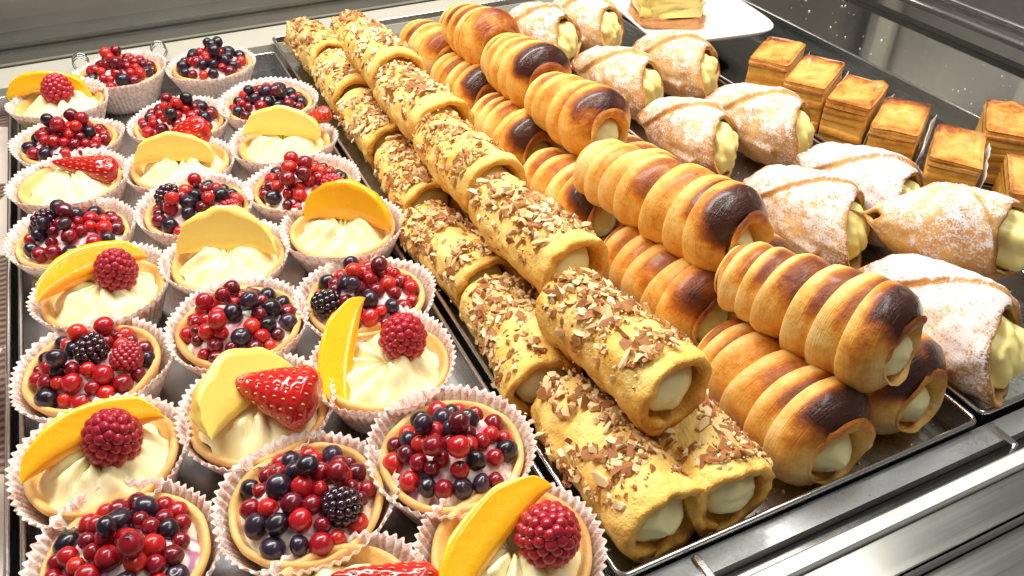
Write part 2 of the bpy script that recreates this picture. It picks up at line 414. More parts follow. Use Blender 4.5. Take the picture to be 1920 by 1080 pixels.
# crumbs of sugar and pastry lying on the side shelf
V, F = [], []
for k in range(70):
    x = 0.63 + rng.random() * 0.12; y = 0.40 + rng.random() ** 0.8 * 0.40
    s = 0.0004 + 0.0011 * rng.random() ** 3; o = len(V)
    for d in ((1, 0, 0), (-1, 0, 0), (0, 1, 0), (0, -1, 0), (0, 0, 1), (0, 0, -1)):
        V.append((x + d[0] * s * rng.uniform(.6, 1.5), y + d[1] * s * rng.uniform(.6, 1.5), 0.004 + s * 0.5 + d[2] * s * 0.8))
    F += [(o+a, o+b, o+c) for a, b, c in ((0,2,4),(2,1,4),(1,3,4),(3,0,4),(2,0,5),(1,2,5),(3,1,5),(0,3,5))]
cr = obj('crumbs', mesh('crumbs', V, F, CRUMB, smooth=False)); cr['kind'] = 'stuff'
tag(cr, 'scattered white sugar crumbs on the dark side shelf', 'crumbs')

# ------------------------------------------------------------------ berries and fruit meshes (shared)
def berry_mesh(kind, seed):
    S, F = sphere(20, 14); V = S.reshape(-1, 3).copy()
    dot = np.zeros(len(V))
    if kind == 'redcurrant':
        V *= 1 + 0.055 * fbm(V * 1.3 + seed, seed)[:, None]
        top = V[:, 2] > 0.985; V[top] *= 1.05; dot[top] = -0.7
        return mesh('redcurrant', V, F, REDC, {'dot': dot})
    V *= 1 + 0.06 * fbm(V * 1.4 + seed, seed)[:, None]; V[:, 2] *= 0.86
    r = np.hypot(V[:, 0], V[:, 1]); c = (V[:, 2] > 0)
    ridge = np.exp(-((r - 0.36) / 0.10) ** 2) * 0.09 - np.exp(-(r / 0.24) ** 2) * 0.13
    V[:, 2] += ridge * c
    return mesh('blueberry', V, F, BLUE)
REDS = [berry_mesh('redcurrant', s) for s in range(6)]
BLUES = [berry_mesh('blueberry', s) for s in range(5)]

def drupe_mesh(name, mat, n, dr, asp, taper, seed):
    """raspberry or blackberry: round drupelets packed over a tapering body, unit radius, base at z=-asp"""
    rg = np.random.RandomState(seed)
    S, SF = sphere(9, 7); S = S.reshape(-1, 3); V, F = [], []
    C_, CF = sphere(14, 10); C_ = C_.reshape(-1, 3) * [0.82, 0.82, asp * 0.86]
    C_[:, :2] *= (1 - taper * (C_[:, 2:3] / asp * 0.5 + 0.5))
    V.append(C_); F += CF; off = len(C_)
    for k in range(n):
        z = 1 - 1.9 * (k + 0.5) / n; a = k * 2.39996
        rr_ = math.sqrt(max(0, 1 - z * z)); t = 1 - taper * (z * 0.5 + 0.5)
        p = np.array([rr_ * math.cos(a) * t, rr_ * math.sin(a) * t, z * asp]) * 0.87
        s = dr * rg.uniform(0.88, 1.12)
        V.append(S * s + p); F += [tuple(i + off for i in f) for f in SF]; off += len(S)
    return mesh(name, np.concatenate(V), F, mat)
RASPS = [drupe_mesh('raspberry', RASP, 84, 0.215, 1.0, 0.30, s) for s in (1, 2)]
BLACKS = [drupe_mesh('blackberry', BLKB, 46, 0.29, 1.05, 0.15, 3)]

def lune_mesh(name, mat, Rr, el, alpha, rin, seed, pitk=0.18, amp=0.02, nt=34, na=9):
    """fruit wedge: x along its length, outer skin bulging to +y, thickness in z"""
    t = np.linspace(-np.pi / 2 * 0.97, np.pi / 2 * 0.97, nt)
    V = []; pit = []
    for tt in t:
        ro = Rr * math.cos(tt) ** 0.85; ri = rin * Rr * max(0.0, math.cos(tt)) ** 1.4
        ring = []
        for ph in np.linspace(-alpha / 2, alpha / 2, na): ring.append((ro * math.cos(ph), ro * math.sin(ph), 0.0))
        for q in np.linspace(0.85, 0.15, 4):
            rr_ = ri + (ro - ri) * q; ring.append((rr_ * math.cos(alpha / 2), rr_ * math.sin(alpha / 2) * (1 - 0.06 * math.sin(q * 3)), (1 - q) ** 2))
        ring.append((ri, 0.0, 1.0))
        for q in np.linspace(0.15, 0.85, 4):
            rr_ = ri + (ro - ri) * q; ring.append((rr_ * math.cos(alpha / 2), -rr_ * math.sin(alpha / 2) * (1 - 0.06 * math.sin(q * 3)), (1 - q) ** 2))
        V.append([(Rr * el * math.sin(tt), a, b) for (a, b, c) in ring]); pit.append([c * pitk for (a, b, c) in ring])
    V = np.array(V); m = V.shape[1]
    P = V.reshape(-1, 3) * (1 + amp * fbm(V.reshape(-1, 3) * 90, seed)[:, None])
    F = grid(nt, m, False, True, flip=True)
    F += [tuple(range(m)), tuple((nt - 1) * m + m - 1 - i for i in range(m))]
    return mesh(name, P, F, mat, {'pit': np.array(pit)})

PEACHES = [lune_mesh('peach_slice', PEACH, 0.0205, 1.45, 1.15, 0.22, 1, amp=0.04), lune_mesh('peach_slice', PEACH, 0.0205, 1.50, 1.15, 0.15, 2, amp=0.04)]
PEACHW = lune_mesh('peach_slice', PEACH, 0.030, 0.98, 1.0, 0.16, 3, amp=0.04)
MANGOS = lune_mesh('mango_slice', MANGO, 0.026, 1.35, 0.6, 0.3, 4, amp=0.09)
PEARS = [lune_mesh('pear_slice', PEAR, 0.030, 1.02, 0.75, 0.10, 5, amp=0.07), lune_mesh('pear_slice', PEAR, 0.0235, 1.25, 0.85, 0.10, 6, amp=0.05)]

def strawberry_mesh(seed, thick=1.0):
    """half strawberry, tip to -x, cut face down; second return: seeds"""
    nu, nv = 46, 36
    s = np.linspace(0, 1, nu)
    prof = 0.0165 * np.sqrt(np.clip(s, 0, 1)) ** 1.25 * (1 - 0.82 * np.clip((s - 0.72) / 0.28, 0, 1) ** 2.4) ** 0.6
    ang = np.linspace(0, np.pi, nv)
    X = (s - 0.5)[:, None] * 0.036 + 0 * ang; Y = prof[:, None] * np.cos(ang); Z = prof[:, None] * np.sin(ang) * thick
    P = np.stack([X, Y, Z], -1)
    sd = []; rows = 9
    for i in range(1, rows):
        si = i / rows; r = np.interp(si, s, prof); k = max(2, int(r * math.pi / 0.0042))
        for j in range(k):
            a = math.pi * (j + (0.5 if i % 2 else 0.2)) / k
            sd.append(((si - 0.5) * 0.036, r * math.cos(a), r * math.sin(a) * thick, a))
    dep = np.zeros(P.shape[:2])
    for q in sd:
        d2 = ((P - np.array(q[:3])) ** 2).sum(-1); dep = np.maximum(dep, np.exp(-d2 / 0.0011 ** 2))
    P[..., 1] -= np.cos(ang) * dep * 0.0007; P[..., 2] -= np.sin(ang) * dep * 0.0007 * thick
    P += 0.0004 * fbm(P * 150, seed)[..., None]
    F = grid(nu, nv, flip=True)
    bott = [i * nv for i in range(nu)]; topp = [i * nv + nv - 1 for i in range(nu)]
    V = P.reshape(-1, 3); n = len(V)
    # cut face: an inset centre line gives it a shallow bulge
    mid = np.stack([(s - 0.5) * 0.036, 0 * s, -0.0004 + 0 * s], 1); V = np.concatenate([V, mid])
    for i in range(nu - 1):
        F += [(bott[i], n + i, n + i + 1, bott[i + 1]), (n + i, topp[i], topp[i + 1], n + i + 1)]
    F.append(tuple((nu - 1) * nv + j for j in range(nv)))
    pit = np.zeros(len(V)); pit[n:] = -0.5
    a = mesh('strawberry_half', V, F, STRAW, {'pit': pit})
    V2, F2 = [], []; S, SF = sphere(6, 5); S = S.reshape(-1, 3)
    for q in sd:
        o = len(V2) * len(S)
        V2.append(S * [0.0009, 0.0005, 0.0005] + np.array([q[0], q[1], q[2]]) * [1, 0.975, 0.975])
        F2 += [tuple(i + o for i in f) for f in SF]
    return a, mesh('strawberry_seeds', np.concatenate(V2), F2, SEED)
STRAWS = [strawberry_mesh(1), strawberry_mesh(2, 0.55)]

def put_straw(parent, loc, rot, k=0, s=1.0):
    o = obj('strawberry_half' if k == 0 else 'strawberry_slice', STRAWS[k][0], parent, loc, rot, (s, s, s))
    sd = obj('seeds', STRAWS[k][1], o); sd['kind'] = 'stuff'
    return o

# ------------------------------------------------------------------ fruit tarts
def cup_mesh(seed):
    rg = np.random.RandomState(seed); npl = 56; per = 6; nu = npl * per; nv = 8
    th = np.linspace(0, 2 * np.pi, nu, endpoint=False)
    h = np.linspace(0, 1, nv)
    tri = np.cos(np.arange(nu) / per * 2 * np.pi)
    TH, Hh = np.meshgrid(th, h, indexing='ij')
    lob = sum(rg.uniform(-1, 1) * np.cos(k * TH + rg.uniform(0, 6.28)) for k in (2, 3, 5)) * 0.0006
    pl = 0.5 + 0.5 * vnoise(np.stack([np.cos(TH) * 6, np.sin(TH) * 6, Hh * 0], -1), seed)
    amp = 0.00065 + 0.0006 * pl
    r = 0.0262 + (0.0390 - 0.0262) * Hh ** 1.05 + tri[:, None] * amp * (0.35 + 0.65 * Hh) + lob * Hh * 1.6
    tw = 0.05 * (pl - 0.5) * Hh
    z = 0.0300 * Hh + (0.0010 * np.cos(2 * TH + seed) + 0.0009 * vnoise(np.stack([np.cos(TH) * 3, np.sin(TH) * 3, Hh * 0 + seed], -1), seed) + 0.0003 * tri[:, None]) * Hh
    O = np.stack([r * np.cos(TH + tw), r * np.sin(TH + tw), z], -1)
    I = O.copy(); nrm = np.stack([np.cos(TH), np.sin(TH), -0.3 + 0 * TH], -1); I -= nrm * 0.00022
    V, F = sheet(O, I, True)
    n = nu * nv
    # closed base disc
    V = np.concatenate([V, [[0, 0, 0.0002]]]); c = len(V) - 1
    F += [(c, ((i + 1) % nu) * nv, i * nv) for i in range(nu)]
    uv = np.stack([TH / (2 * np.pi) * 6.0, Hh * 0.9], -1).reshape(-1, 2); uv = np.concatenate([uv, uv, [[0, 0]]])
    return mesh('paper_case', V, F, PAPER, uv=uv)
CUPS = [cup_mesh(s) for s in range(5)]

def shell_mesh(seed):
    prof = [(0.0001, 0.002), (0.018, 0.0018), (0.0235, 0.0022), (0.0262, 0.006), (0.0300, 0.014), (0.0330, 0.0215), (0.0341, 0.0240), (0.0342, 0.0252), (0.0337, 0.0262), (0.0326, 0.0266), (0.0314, 0.0262), (0.0306, 0.0250), (0.0296, 0.0225), (0.027, 0.019), (0.014, 0.017), (0.0001, 0.0165)]
    P = revolve(prof, 64)
    n = fbm(P * 70, seed)
    P = P * (1 + 0.018 * n)[..., None]
    th = np.arctan2(P[..., 1], P[..., 0])
    P[..., 2] += 0.0009 * vnoise(np.stack([np.cos(th) * 2.2, np.sin(th) * 2.2, th * 0], -1), seed + 5) * (P[..., 2] > 0.01)
    bake = 0.28 + 0.25 * n + 0.20 * np.exp(-((np.arange(len(prof)) - 8.0) / 1.2) ** 2)[None, :]
    return mesh('pastry_shell', P.reshape(-1, 3), grid(64, len(prof), True), CRUST, {'bake': bake})
SHELLS = [shell_mesh(s) for s in range(4)]

def cream_mesh(seed, mat, h=0.012, rad=0.0295, z0=0.0215, ridge=0.0022, lobes=7, tw=1.4):
    nu, nv = 84, 18
    th = np.linspace(0, 2 * np.pi, nu, endpoint=False)[:, None]; q = np.linspace(0.0, 1, nv)[None, :]
    rid = np.abs(np.sin(lobes * 0.5 * th + tw * 3 * q + seed)) ** 0.8
    r = rad * q * (1 + 0.05 * np.cos(lobes * th + tw * 6 * q))
    z = z0 + h * (1 - q ** 2.2) + ridge * rid * np.sin(np.pi * np.clip(q * 1.05, 0, 1)) * 1.2
    P = np.stack([r * np.cos(th), r * np.sin(th), z + 0 * th], -1)
    P[..., 2] += (0.0013 + 0.25 * ridge) * fbm(P * 80 + seed, seed) * (1 - q ** 4)
    P[..., :2] += 0.3 * ridge * np.stack([fbm(P * 70, seed + 5), fbm(P * 70, seed + 6)], -1) * (1 - q ** 4)[..., None]
    return mesh('cream', P.reshape(-1, 3), grid(nu, nv, True), mat)
WCREAMS = [cream_mesh(s, WHITE, 0.0125, 0.030, 0.021, 0.0015) for s in range(4)]
YCREAMS = [cream_mesh(s + 3, CUSTARD, 0.0085, 0.0290, 0.0215, 0.0052, lobes=10, tw=0.7) for s in range(3)]

def tart(i, label, x, y, zrot=-25.2, tilt=(0, 0)):
    t = thing('fruit_tart', label, 'tart', (x, y, 0.0), (R(tilt[0]), R(tilt[1]), R(zrot)), 'fruit tarts in pleated paper cases')
    k = random.Random(i * 7 + 1)
    obj('paper_case', CUPS[i % 5], t, rot=(0, 0, k.uniform(0, 6.28)), scale=(k.uniform(0.975, 1.05), k.uniform(0.965, 1.03), k.uniform(0.95, 1.06)))
    obj('pastry_shell', SHELLS[i % 4], t, (k.uniform(-.001, .001), k.uniform(-.001, .001), 0.0004), (0, 0, k.uniform(0, 6.28)))
    return t

def berry_tart(i, label, x, y, n=34, dark=0.4, rasp=0, black=0, tilt=(0, 0), special=()):
    t = tart(i, label, x, y, tilt=tilt)
    k = random.Random(i * 31 + 5)
    obj('cream', WCREAMS[i % 4], t, rot=(0, 0, k.uniform(0, 6.28)))
    placed = []
    def dome(r): return 0.0215 + 0.0135 * (1 - (r / 0.030) ** 2.2)
    todo = [('rasp', 0.0088)] * rasp + [('black', 0.0082)] * black
    todo += [('blue', k.uniform(0.0046, 0.0062)) if k.random() < dark * 0.85 else ('red', k.uniform(0.0036, 0.0053)) for _ in range(n * 3)]
    sp = list(special); cnt = 0; n = int(n * 1.6)
    for kind, r in todo:
        if cnt >= n: break
        for _ in range(40):
            if sp and kind in ('rasp', 'black'):
                px, py = sp.pop(0)
            else:
                a = k.uniform(0, 6.283); q = 0.0275 * math.sqrt(k.random()); px, py = q * math.cos(a), q * math.sin(a)
            q = math.hypot(px, py)
            pz = dome(q) + r * 0.45
            if all((px - b[0]) ** 2 + (py - b[1]) ** 2 + (pz - b[2]) ** 2 > (0.80 * (r + b[3])) ** 2 for b in placed):
                placed.append((px, py, pz, r)); cnt += 1
                nm, me = {'red': ('redcurrant', REDS), 'blue': ('blueberry', BLUES), 'rasp': ('raspberry', RASPS), 'black': ('blackberry', BLACKS)}[kind]
                obj(nm, k.choice(me), t, (px, py, pz), (k.uniform(-1.6, 1.6), k.uniform(-1.6, 1.6), k.uniform(0, 6.28)), (r, r, r))
                break
    # a few more resting on top of the heap
    for _ in range(14):
        a = k.uniform(0, 6.283); q = 0.017 * math.sqrt(k.random()); px, py = q * math.cos(a), q * math.sin(a)
        r = k.uniform(0.0042, 0.0054); pz = dome(q) + r * 2.0
        if all((px - b[0]) ** 2 + (py - b[1]) ** 2 + (pz - b[2]) ** 2 > (0.84 * (r + b[3])) ** 2 for b in placed):
            placed.append((px, py, pz, r)); dk = k.random() < dark
            obj('blueberry' if dk else 'redcurrant', k.choice(BLUES if dk else REDS), t, (px, py, pz), (k.uniform(-1.5, 1.5), k.uniform(-1.5, 1.5), 0), (r, r, r))
    return t

def fruit_tart(i, label, x, y, items, tilt=(0, 0), cream=None):
    t = tart(i, label, x, y, tilt=tilt)
    obj('cream', cream or YCREAMS[i % 3], t, (0.001, -0.001, 0), rot=(0, 0, i * 1.3))
    for it in items:
        kind, loc, rot = it[0], it[1], tuple(R(a) for a in it[2]); s = it[3] if len(it) > 3 else 1.0
        if kind == 'rasp': obj('raspberry', RASPS[i % 2], t, loc, rot, (0.0132 * s,) * 3)
        elif kind == 'straw': put_straw(t, loc, rot, 0, s)
        elif kind == 'straws': put_straw(t, loc, rot, 1, s).scale = (s * 1.1, s * 0.62, s)
        else:
            nm, me = {'peach': ('peach_slice', PEACHES[0]), 'peach2': ('peach_slice', PEACHES[1]), 'peachw': ('peach_slice', PEACHW), 'mango': ('mango_slice', MANGOS),
                      'pear': ('pear_slice', PEARS[0]), 'pear2': ('pear_slice', PEARS[1])}[kind]
            obj(nm, me, t, loc, rot, (s, s, s))
    return t

XL, XM, XR = -0.064, 0.012, 0.087
# local axes of a tart: x to the right and y away as seen from the front of the case
berry_tart(1, 'berry tart at the very back of the left rows, red and black berries', -0.015, 0.776, 36, 0.35)
berry_tart(2, 'berry tart at the back with dark berries round its edge, near the almond rolls', 0.060, 0.760, 34, 0.55)
fruit_tart(3, 'tart with ragged yellow mango slice and raspberry, back left corner', -0.066, 0.733,
           [('mango', (-0.012, 0.006, 0.026), (60, 0, 6), 0.95), ('rasp', (0.004, -0.004, 0.041), (10, 12, 0), 1.0)])
berry_tart(4, 'berry tart with mostly red berries behind the slanted strawberry slice', 0.018, 0.657, 34, 0.25)
berry_tart(5, 'berry tart beside the almond rolls, rear right of the tart tray', 0.089, 0.658, 30, 0.5)
berry_tart(6, 'berry tart of deep red currants in the left row, third from the back', -0.063, 0.657, 38, 0.22)
fruit_tart(7, 'pear and cream tart with a long strawberry slice slanting behind', 0.009, 0.587,
           [('pear2', (0.0, -0.008, 0.031), (44, 0, 4), 0.95), ('straws', (-0.002, 0.016, 0.040), (74, -20, 0), 1.25)])
fruit_tart(8, 'pear tart beside the almond rolls with a red strawberry tip behind', 0.085, 0.587,
           [('pear2', (0.0, -0.003, 0.032), (42, 0, -8), 1.0), ('straws', (0.020, 0.018, 0.038), (60, -14, 10), 0.75)])
fruit_tart(9, 'cream tart with one strawberry slice lying across, left row', -0.064, 0.592,
           [('straws', (0.010, 0.006, 0.036), (52, 9, -2), 1.15)])
berry_tart(10, 'berry tart with a raspberry at its right edge behind the pear tart', 0.010, 0.519, 30, 0.38, rasp=1, black=1, special=((0.025, -0.006), (-0.018, 0.004)))
berry_tart(11, 'berry tart of small dark red currants beside the almond rolls', 0.083, 0.517, 36, 0.25, rasp=1, special=((0.022, -0.006),))
berry_tart(12, 'berry tart in the left row with purple stained cream and large blueberries', -0.066, 0.520, 26, 0.32, black=1, special=((-0.016, 0.004),))
fruit_tart(13, 'tart with a wide orange peach slice standing up, beside the almond rolls', 0.092, 0.455,
           [('peachw', (0.003, -0.002, 0.029), (46, 0, -14), 1.0)])
fruit_tart(14, 'tart with a broad pale pear slice standing behind piped cream', 0.019, 0.454,
           [('pear', (-0.001, -0.001, 0.029), (48, 0, 0), 1.0)])
fruit_tart(15, 'peach and raspberry tart in the left row, farther of the two', -0.053, 0.452,
           [('peach', (0.000, -0.004, 0.037), (8, 0, 42), 1.05), ('rasp', (0.011, 0.001, 0.041), (8, 14, 0), 1.0)])
berry_tart(16, 'berry tart with purple cream directly behind the upright peach slice', 0.085, 0.380, 32, 0.36, black=1, special=((-0.020, -0.012),))
berry_tart(17, 'berry tart showing much white cream, middle row', 0.013, 0.386, 27, 0.42)
berry_tart(18, 'bright red berry tart in the left row with a raspberry among the currants', -0.063, 0.384, 34, 0.25, rasp=1, black=1, special=((0.020, 0.000), (0.003, 0.000)))
fruit_tart(19, 'tart with an upright peach wedge left of a raspberry, nearest the steel divider', 0.076, 0.321,
           [('peach2', (-0.012, -0.001, 0.036), (-24, -30, 86), 1.0), ('rasp', (0.011, 0.006, 0.041), (8, 10, 0), 1.02)])
fruit_tart(20, 'tart with a big pear slice and glossy half strawberry', 0.009, 0.317,
           [('pear', (0.003, -0.006, 0.034), (28, 10, 62), 1.0), ('straw', (0.012, -0.002, 0.040), (14, 14, -8), 1.18)])
fruit_tart(21, 'peach and raspberry tart in the left row, nearer of the two', -0.064, 0.316,
           [('peach', (0.003, -0.004, 0.037), (8, 0, 38), 1.05), ('rasp', (0.009, 0.001, 0.041), (8, 10, 0), 1.08)])
berry_tart(22, 'berry tart with bare pastry rim showing, touching the front almond roll', 0.086, 0.250, 28, 0.42)
berry_tart(23, 'very dark berry tart with blackberries, front of the middle row', 0.017, 0.251, 30, 0.58, black=1, special=((0.018, -0.008),))
berry_tart(24, 'berry tart cut off by the bottom left edge', -0.059, 0.256, 30, 0.38)
fruit_tart(25, 'peach and raspberry tart cut off at the bottom, right row', 0.088, 0.189,
           [('peach2', (-0.001, -0.007, 0.037), (0, -12, 54), 1.1), ('rasp', (0.016, 0.000, 0.039), (16, 14, 0), 1.1)])
fruit_tart(26, 'cream tart with a strawberry slice at the bottom edge, mostly out of view', 0.014, 0.190,
           [('straws', (0.018, 0.010, 0.036), (40, 9, -2), 1.1)])
# two more cases on the neighbouring tray, cut by the picture's left edge
for (x, y, lab) in ((-0.150, 0.405, 'pink paper case tart at the left edge, farther one'), (-0.150, 0.335, 'pink paper case tart at the left edge, nearer one')):
    fruit_tart(27 if y > .37 else 28, lab, x, y, [])

# ------------------------------------------------------------------ almond rolls
def roll_mesh(L, r0, seed):
    """a sheet of dough rolled into a tube along y with an overlapping lip"""
    rg = np.random.RandomState(seed)
    nth, ny = 84, 46
    span = 2 * np.pi + 0.75; th0 = -1.9
    u = np.linspace(0, 1, nth); y = np.linspace(-L / 2, L / 2, ny)
    T = th0 - u * span
    U, Y = np.meshgrid(u, y, indexing='ij'); TT = np.broadcast_to(T[:, None], U.shape)
    base = r0 * (0.86 + 0.14 * np.clip((U - 0.02) / 0.16, 0, 1))
    base = base * (1 - 0.13 * Y / L)
    end = np.clip((np.abs(Y) - L / 2 + 0.008) / 0.008, 0, 1)
    edge = 0.0009 * fbm(np.stack([np.cos(TT) * 2, np.sin(TT) * 2, np.sign(Y) * 3 + seed], -1), seed)
    Yd = Y + np.sign(Y) * end * edge * 1.6
    P = np.stack([base * np.cos(TT), Yd, base * np.sin(TT)], -1)
    d = 0.0015 * fbm(P * 55 + seed, seed) + 0.0007 * fbm(P * 200 + seed, seed + 3)
    rad = base + d - 0.0022 * end ** 2 * (Y > 0) - 0.0006 * end ** 2 + 0.0005 * np.sin(Y * 210 + 2 * TT + seed) - 0.0012 * np.clip((U - 0.94) / 0.06, 0, 1)
    O = np.stack([rad * np.cos(TT), Yd, rad * np.sin(TT)], -1)
    ri = rad - 0.0058 + 0.0014 * end ** 2
    I = np.stack([ri * np.cos(TT), Yd * 0.996, ri * np.sin(TT)], -1)
    bend = rg.uniform(-0.0025, 0.0025) * (2 * Y / L) ** 2; sag = rg.uniform(0.93, 1.0)
    for G in (O, I):
        G[..., 0] += bend; G[..., 2] *= sag
    V, F = sheet(O, I)
    nz = np.sin(TT)
    bake = 0.20 + 0.22 * end - 0.10 * nz + 0.12 * fbm(O * 60, seed + 9) + 0.12 * np.clip(-nz - 0.2, 0, 1)
    b2 = np.full(U.shape, 0.42) + 0.1 * fbm(O * 90, seed + 4)
    return mesh('pastry_tube', V, F, ROLLD, {'bake': np.concatenate([bake.ravel(), b2.ravel()])})

def fill_mesh(L, r, seed, mat=CUSTARD2, squash=0.8, name='cream_filling', bulge=0.004):
    """a plug of cream along y with rounded, slightly peaked ends"""
    q = np.linspace(-1, 1, 25); q = np.sign(q) * (1 - (1 - np.abs(q)) ** 2.2); n = 30
    th = np.linspace(0, 2 * np.pi, n, endpoint=False)[:, None]
    rr_ = r * np.clip(1 - np.abs(q) ** 12, 0, 1) ** 0.5
    yy = q * (L / 2) + np.sign(q) * bulge * (1 - (rr_ / r) ** 2) * 0.5
    P = np.stack([rr_ * np.cos(th), yy + 0 * th, rr_ * np.sin(th) * squash], -1)
    P *= (1 + 0.035 * fbm(P * 110, seed))[..., None]
    return mesh(name, P.reshape(-1, 3), grid(n, 25, True), mat)

def nut_meshes():
    out = []
    import bmesh
    for s in range(10):
        rg = np.random.RandomState(40 + s)
        dims = np.array([rg.uniform(0.9, 1.7), rg.uniform(0.6, 1.05), rg.uniform(0.36, 0.7)])
        pts = rg.uniform(-1, 1, (13, 3)); pts /= np.maximum(1, np.linalg.norm(pts, axis=1))[:, None]
        bm = bmesh.new()
        for p in pts * dims: bm.verts.new(p)
        r = bmesh.ops.convex_hull(bm, input=bm.verts)
        bmesh.ops.delete(bm, geom=[v for v in bm.verts if not v.link_faces], context='VERTS')
        bmesh.ops.split_edges(bm, edges=bm.edges)
        bm.normal_update()
        V = [tuple(v.co) for v in bm.verts]; bm.verts.index_update()
        F = [tuple(v.index for v in f.verts) for f in bm.faces]
        sk = np.zeros(len(V)); full = s % 3 == 0
        for f in bm.faces:
            if f.normal.z > 0.45 and (s % 5 in (0, 2)) or (full and f.normal.y > 0.3):
                for v in f.verts: sk[v.index] = 1
        bm.free(); out.append((np.array(V), F, sk, mesh('nut_piece', V, F, NUT, {'skin': sk}, smooth=False)))
    return out
NUTS = nut_meshes()

def nut_roll(i, label, x, y, z, L=0.086, r=0.0208, rz=0.0, n=110, single=False, y0=0.0, arc=1.25, tilt=0.0):
    t = thing('nut_roll', label, 'pastry roll', (x, y, z - r), (R(tilt - 1.8), 0, R(rz)), 'almond topped cream rolls')
    obj('pastry_tube', roll_mesh(L, r, i * 3 + 1), t, (0, 0, r))
    obj('cream_filling', fill_mesh(L - 0.0025, r * 0.76, i, squash=0.86), t, (0, 0, r))
    k = random.Random(i * 13 + 2)
    Vs, Fs, Ss = [], [], []; off = 0
    j = tries = 0
    while j < n and tries < n * 4:
        tries += 1
        a = math.pi / 2 + k.gauss(0, arc * 0.55)
        if abs(a - math.pi / 2) > arc: continue
        yy = y0 + k.uniform(-0.5, 0.5) * (L - 0.012)
        if vnoise(np.array([a * 1.6 + i * 7, yy * 65, 3.0]), i) < k.uniform(-0.75, 0.1): continue
        j += 1
        s = k.uniform(0.0015, 0.0027) if k.random() < 0.6 else k.uniform(0.0027, 0.0044)
        rr_ = r * (1 - 0.13 * yy / L) + s * 0.20
        p = Vector((rr_ * math.cos(a), yy, r + rr_ * math.sin(a)))
        M = Matrix.Rotation(math.pi / 2 - a, 3, 'Y') @ Euler((k.gauss(0, .35), k.gauss(0, .35), k.uniform(0, 6.28))).to_matrix()
        V, F, S, me = NUTS[k.randrange(10)]
        if single:
            o = obj('nut_piece', me, t, p, M.to_euler(), (s, s, s))
        else:
            Vs.append(V * s @ np.array(M).T + np.array(p)); Fs += [tuple(q + off for q in f) for f in F]; Ss.append(S); off += len(V)
    # fine crumbs of almond between the larger pieces
    Vc, Fc, Sc = [], [], []; oc = 0
    for j in range(420):
        a = math.pi / 2 + k.gauss(0, arc * 0.6); yy = y0 + k.uniform(-0.5, 0.5) * (L - 0.008)
        if abs(a - math.pi / 2) > min(arc * 1.3, 2.2) or vnoise(np.array([a * 1.6 + i * 7, yy * 65, 3.0]), i) < k.uniform(-0.8, 0.3): continue
        s = k.uniform(0.0006, 0.0013); rr_ = r * (1 - 0.13 * yy / L) + s * 0.3
        V, F, S, me = NUTS[k.randrange(10)]
        M = Matrix.Rotation(math.pi / 2 - a, 3, 'Y') @ Euler((k.gauss(0, .4), k.gauss(0, .4), k.uniform(0, 6.28))).to_matrix()
        Vc.append(V * s @ np.array(M).T + np.array((rr_ * math.cos(a), yy, r + rr_ * math.sin(a)))); Fc += [tuple(q + oc for q in f) for f in F]; Sc.append(S); oc += len(V)
    if single:
        o = obj('nut_crumbs', mesh('nut_crumbs', np.concatenate(Vc), Fc, NUT, {'skin': np.concatenate(Sc)}, smooth=False), t); o['kind'] = 'stuff'
    else:
        Vs += Vc; Fs += [tuple(q + off for q in f) for f in Fc]; Ss += Sc
    if not single:
        o = obj('chopped_nuts', mesh('chopped_nuts', np.concatenate(Vs), Fs, NUT, {'skin': np.concatenate(Ss)}, smooth=False), t)
        o['kind'] = 'stuff'
    return t

ords = ['', 'front', 'second', 'third', 'fourth', 'fifth', 'sixth', 'rearmost']
ZB = 0.0225
Acol = [(0.1515, 0.216, 4, 295), (0.150, 0.310, -4, 285), (0.1485, 0.402, 6, 280), (0.156, 0.496, -2, 190), (0.157, 0.586, 3, 230), (0.159, 0.674, -1, 230), (0.157, 0.763, 5, 170)]
for i, (x, y, rz, n) in enumerate(Acol):
    lab = ['frontmost almond roll beside the tarts with its open cream end facing out', 'second almond roll from the front, in the row next to the tarts', 'third almond roll from the front, in the row next to the tarts',
           'fourth almond roll from the front, in the row next to the tarts', 'fifth almond roll from the front, in the row next to the tarts', 'second almond roll from the back, in the row next to the tarts', 'almond roll at the far back left of the roll tray'][i]
    nut_roll(i + 1, lab, x, y, ZB, 0.086 if i else 0.090, 0.0215 if i == 0 else 0.0208, rz, n, single=(i < 3), arc=1.85, y0=0.006 if i == 0 else 0)
Ccol = [(0.1935, 0.213, -2, 270), (0.1945, 0.303, 0, 80), (0.195, 0.395, 0, 80), (0.196, 0.487, 0, 80), (0.197, 0.58, 0, 80), (0.198, 0.672, 0, 80), (0.199, 0.762, 0, 80)]
for i, (x, y, rz, n) in enumerate(Ccol):
    lab = 'front almond roll in the lower row between the top rolls and the cream horns' if i == 0 else ords[i + 1] + ' almond roll from the front hidden under the top row beside the horns' if i < 6 else 'rearmost almond roll hidden under the top row beside the horns'
    nut_roll(i + 11, lab, x, y, ZB, 0.086, 0.0208, rz, n, single=(i == 0), arc=1.6)
Bcol = [(0.1735, 0.250, 9, 270), (0.1775, 0.350, 7, 285), (0.1745, 0.444, 3, 190), (0.1765, 0.534, 5, 170), (0.179, 0.623, 1, 200)]
for i, (x, y, rz, n) in enumerate(Bcol):
    lab = ['front almond roll of the stacked top row, cream showing in its torn end', 'second almond roll from the front in the stacked top row, pale cream end showing', 'third almond roll from the front in the stacked top row', 'fourth almond roll from the front in the stacked top row',
           'rearmost almond roll of the stacked top row'][i]
    nut_roll(i + 21, lab, x, y, 0.0605, 0.086, 0.0208, rz, n, single=(i < 2), arc=1.45, y0=0.004)

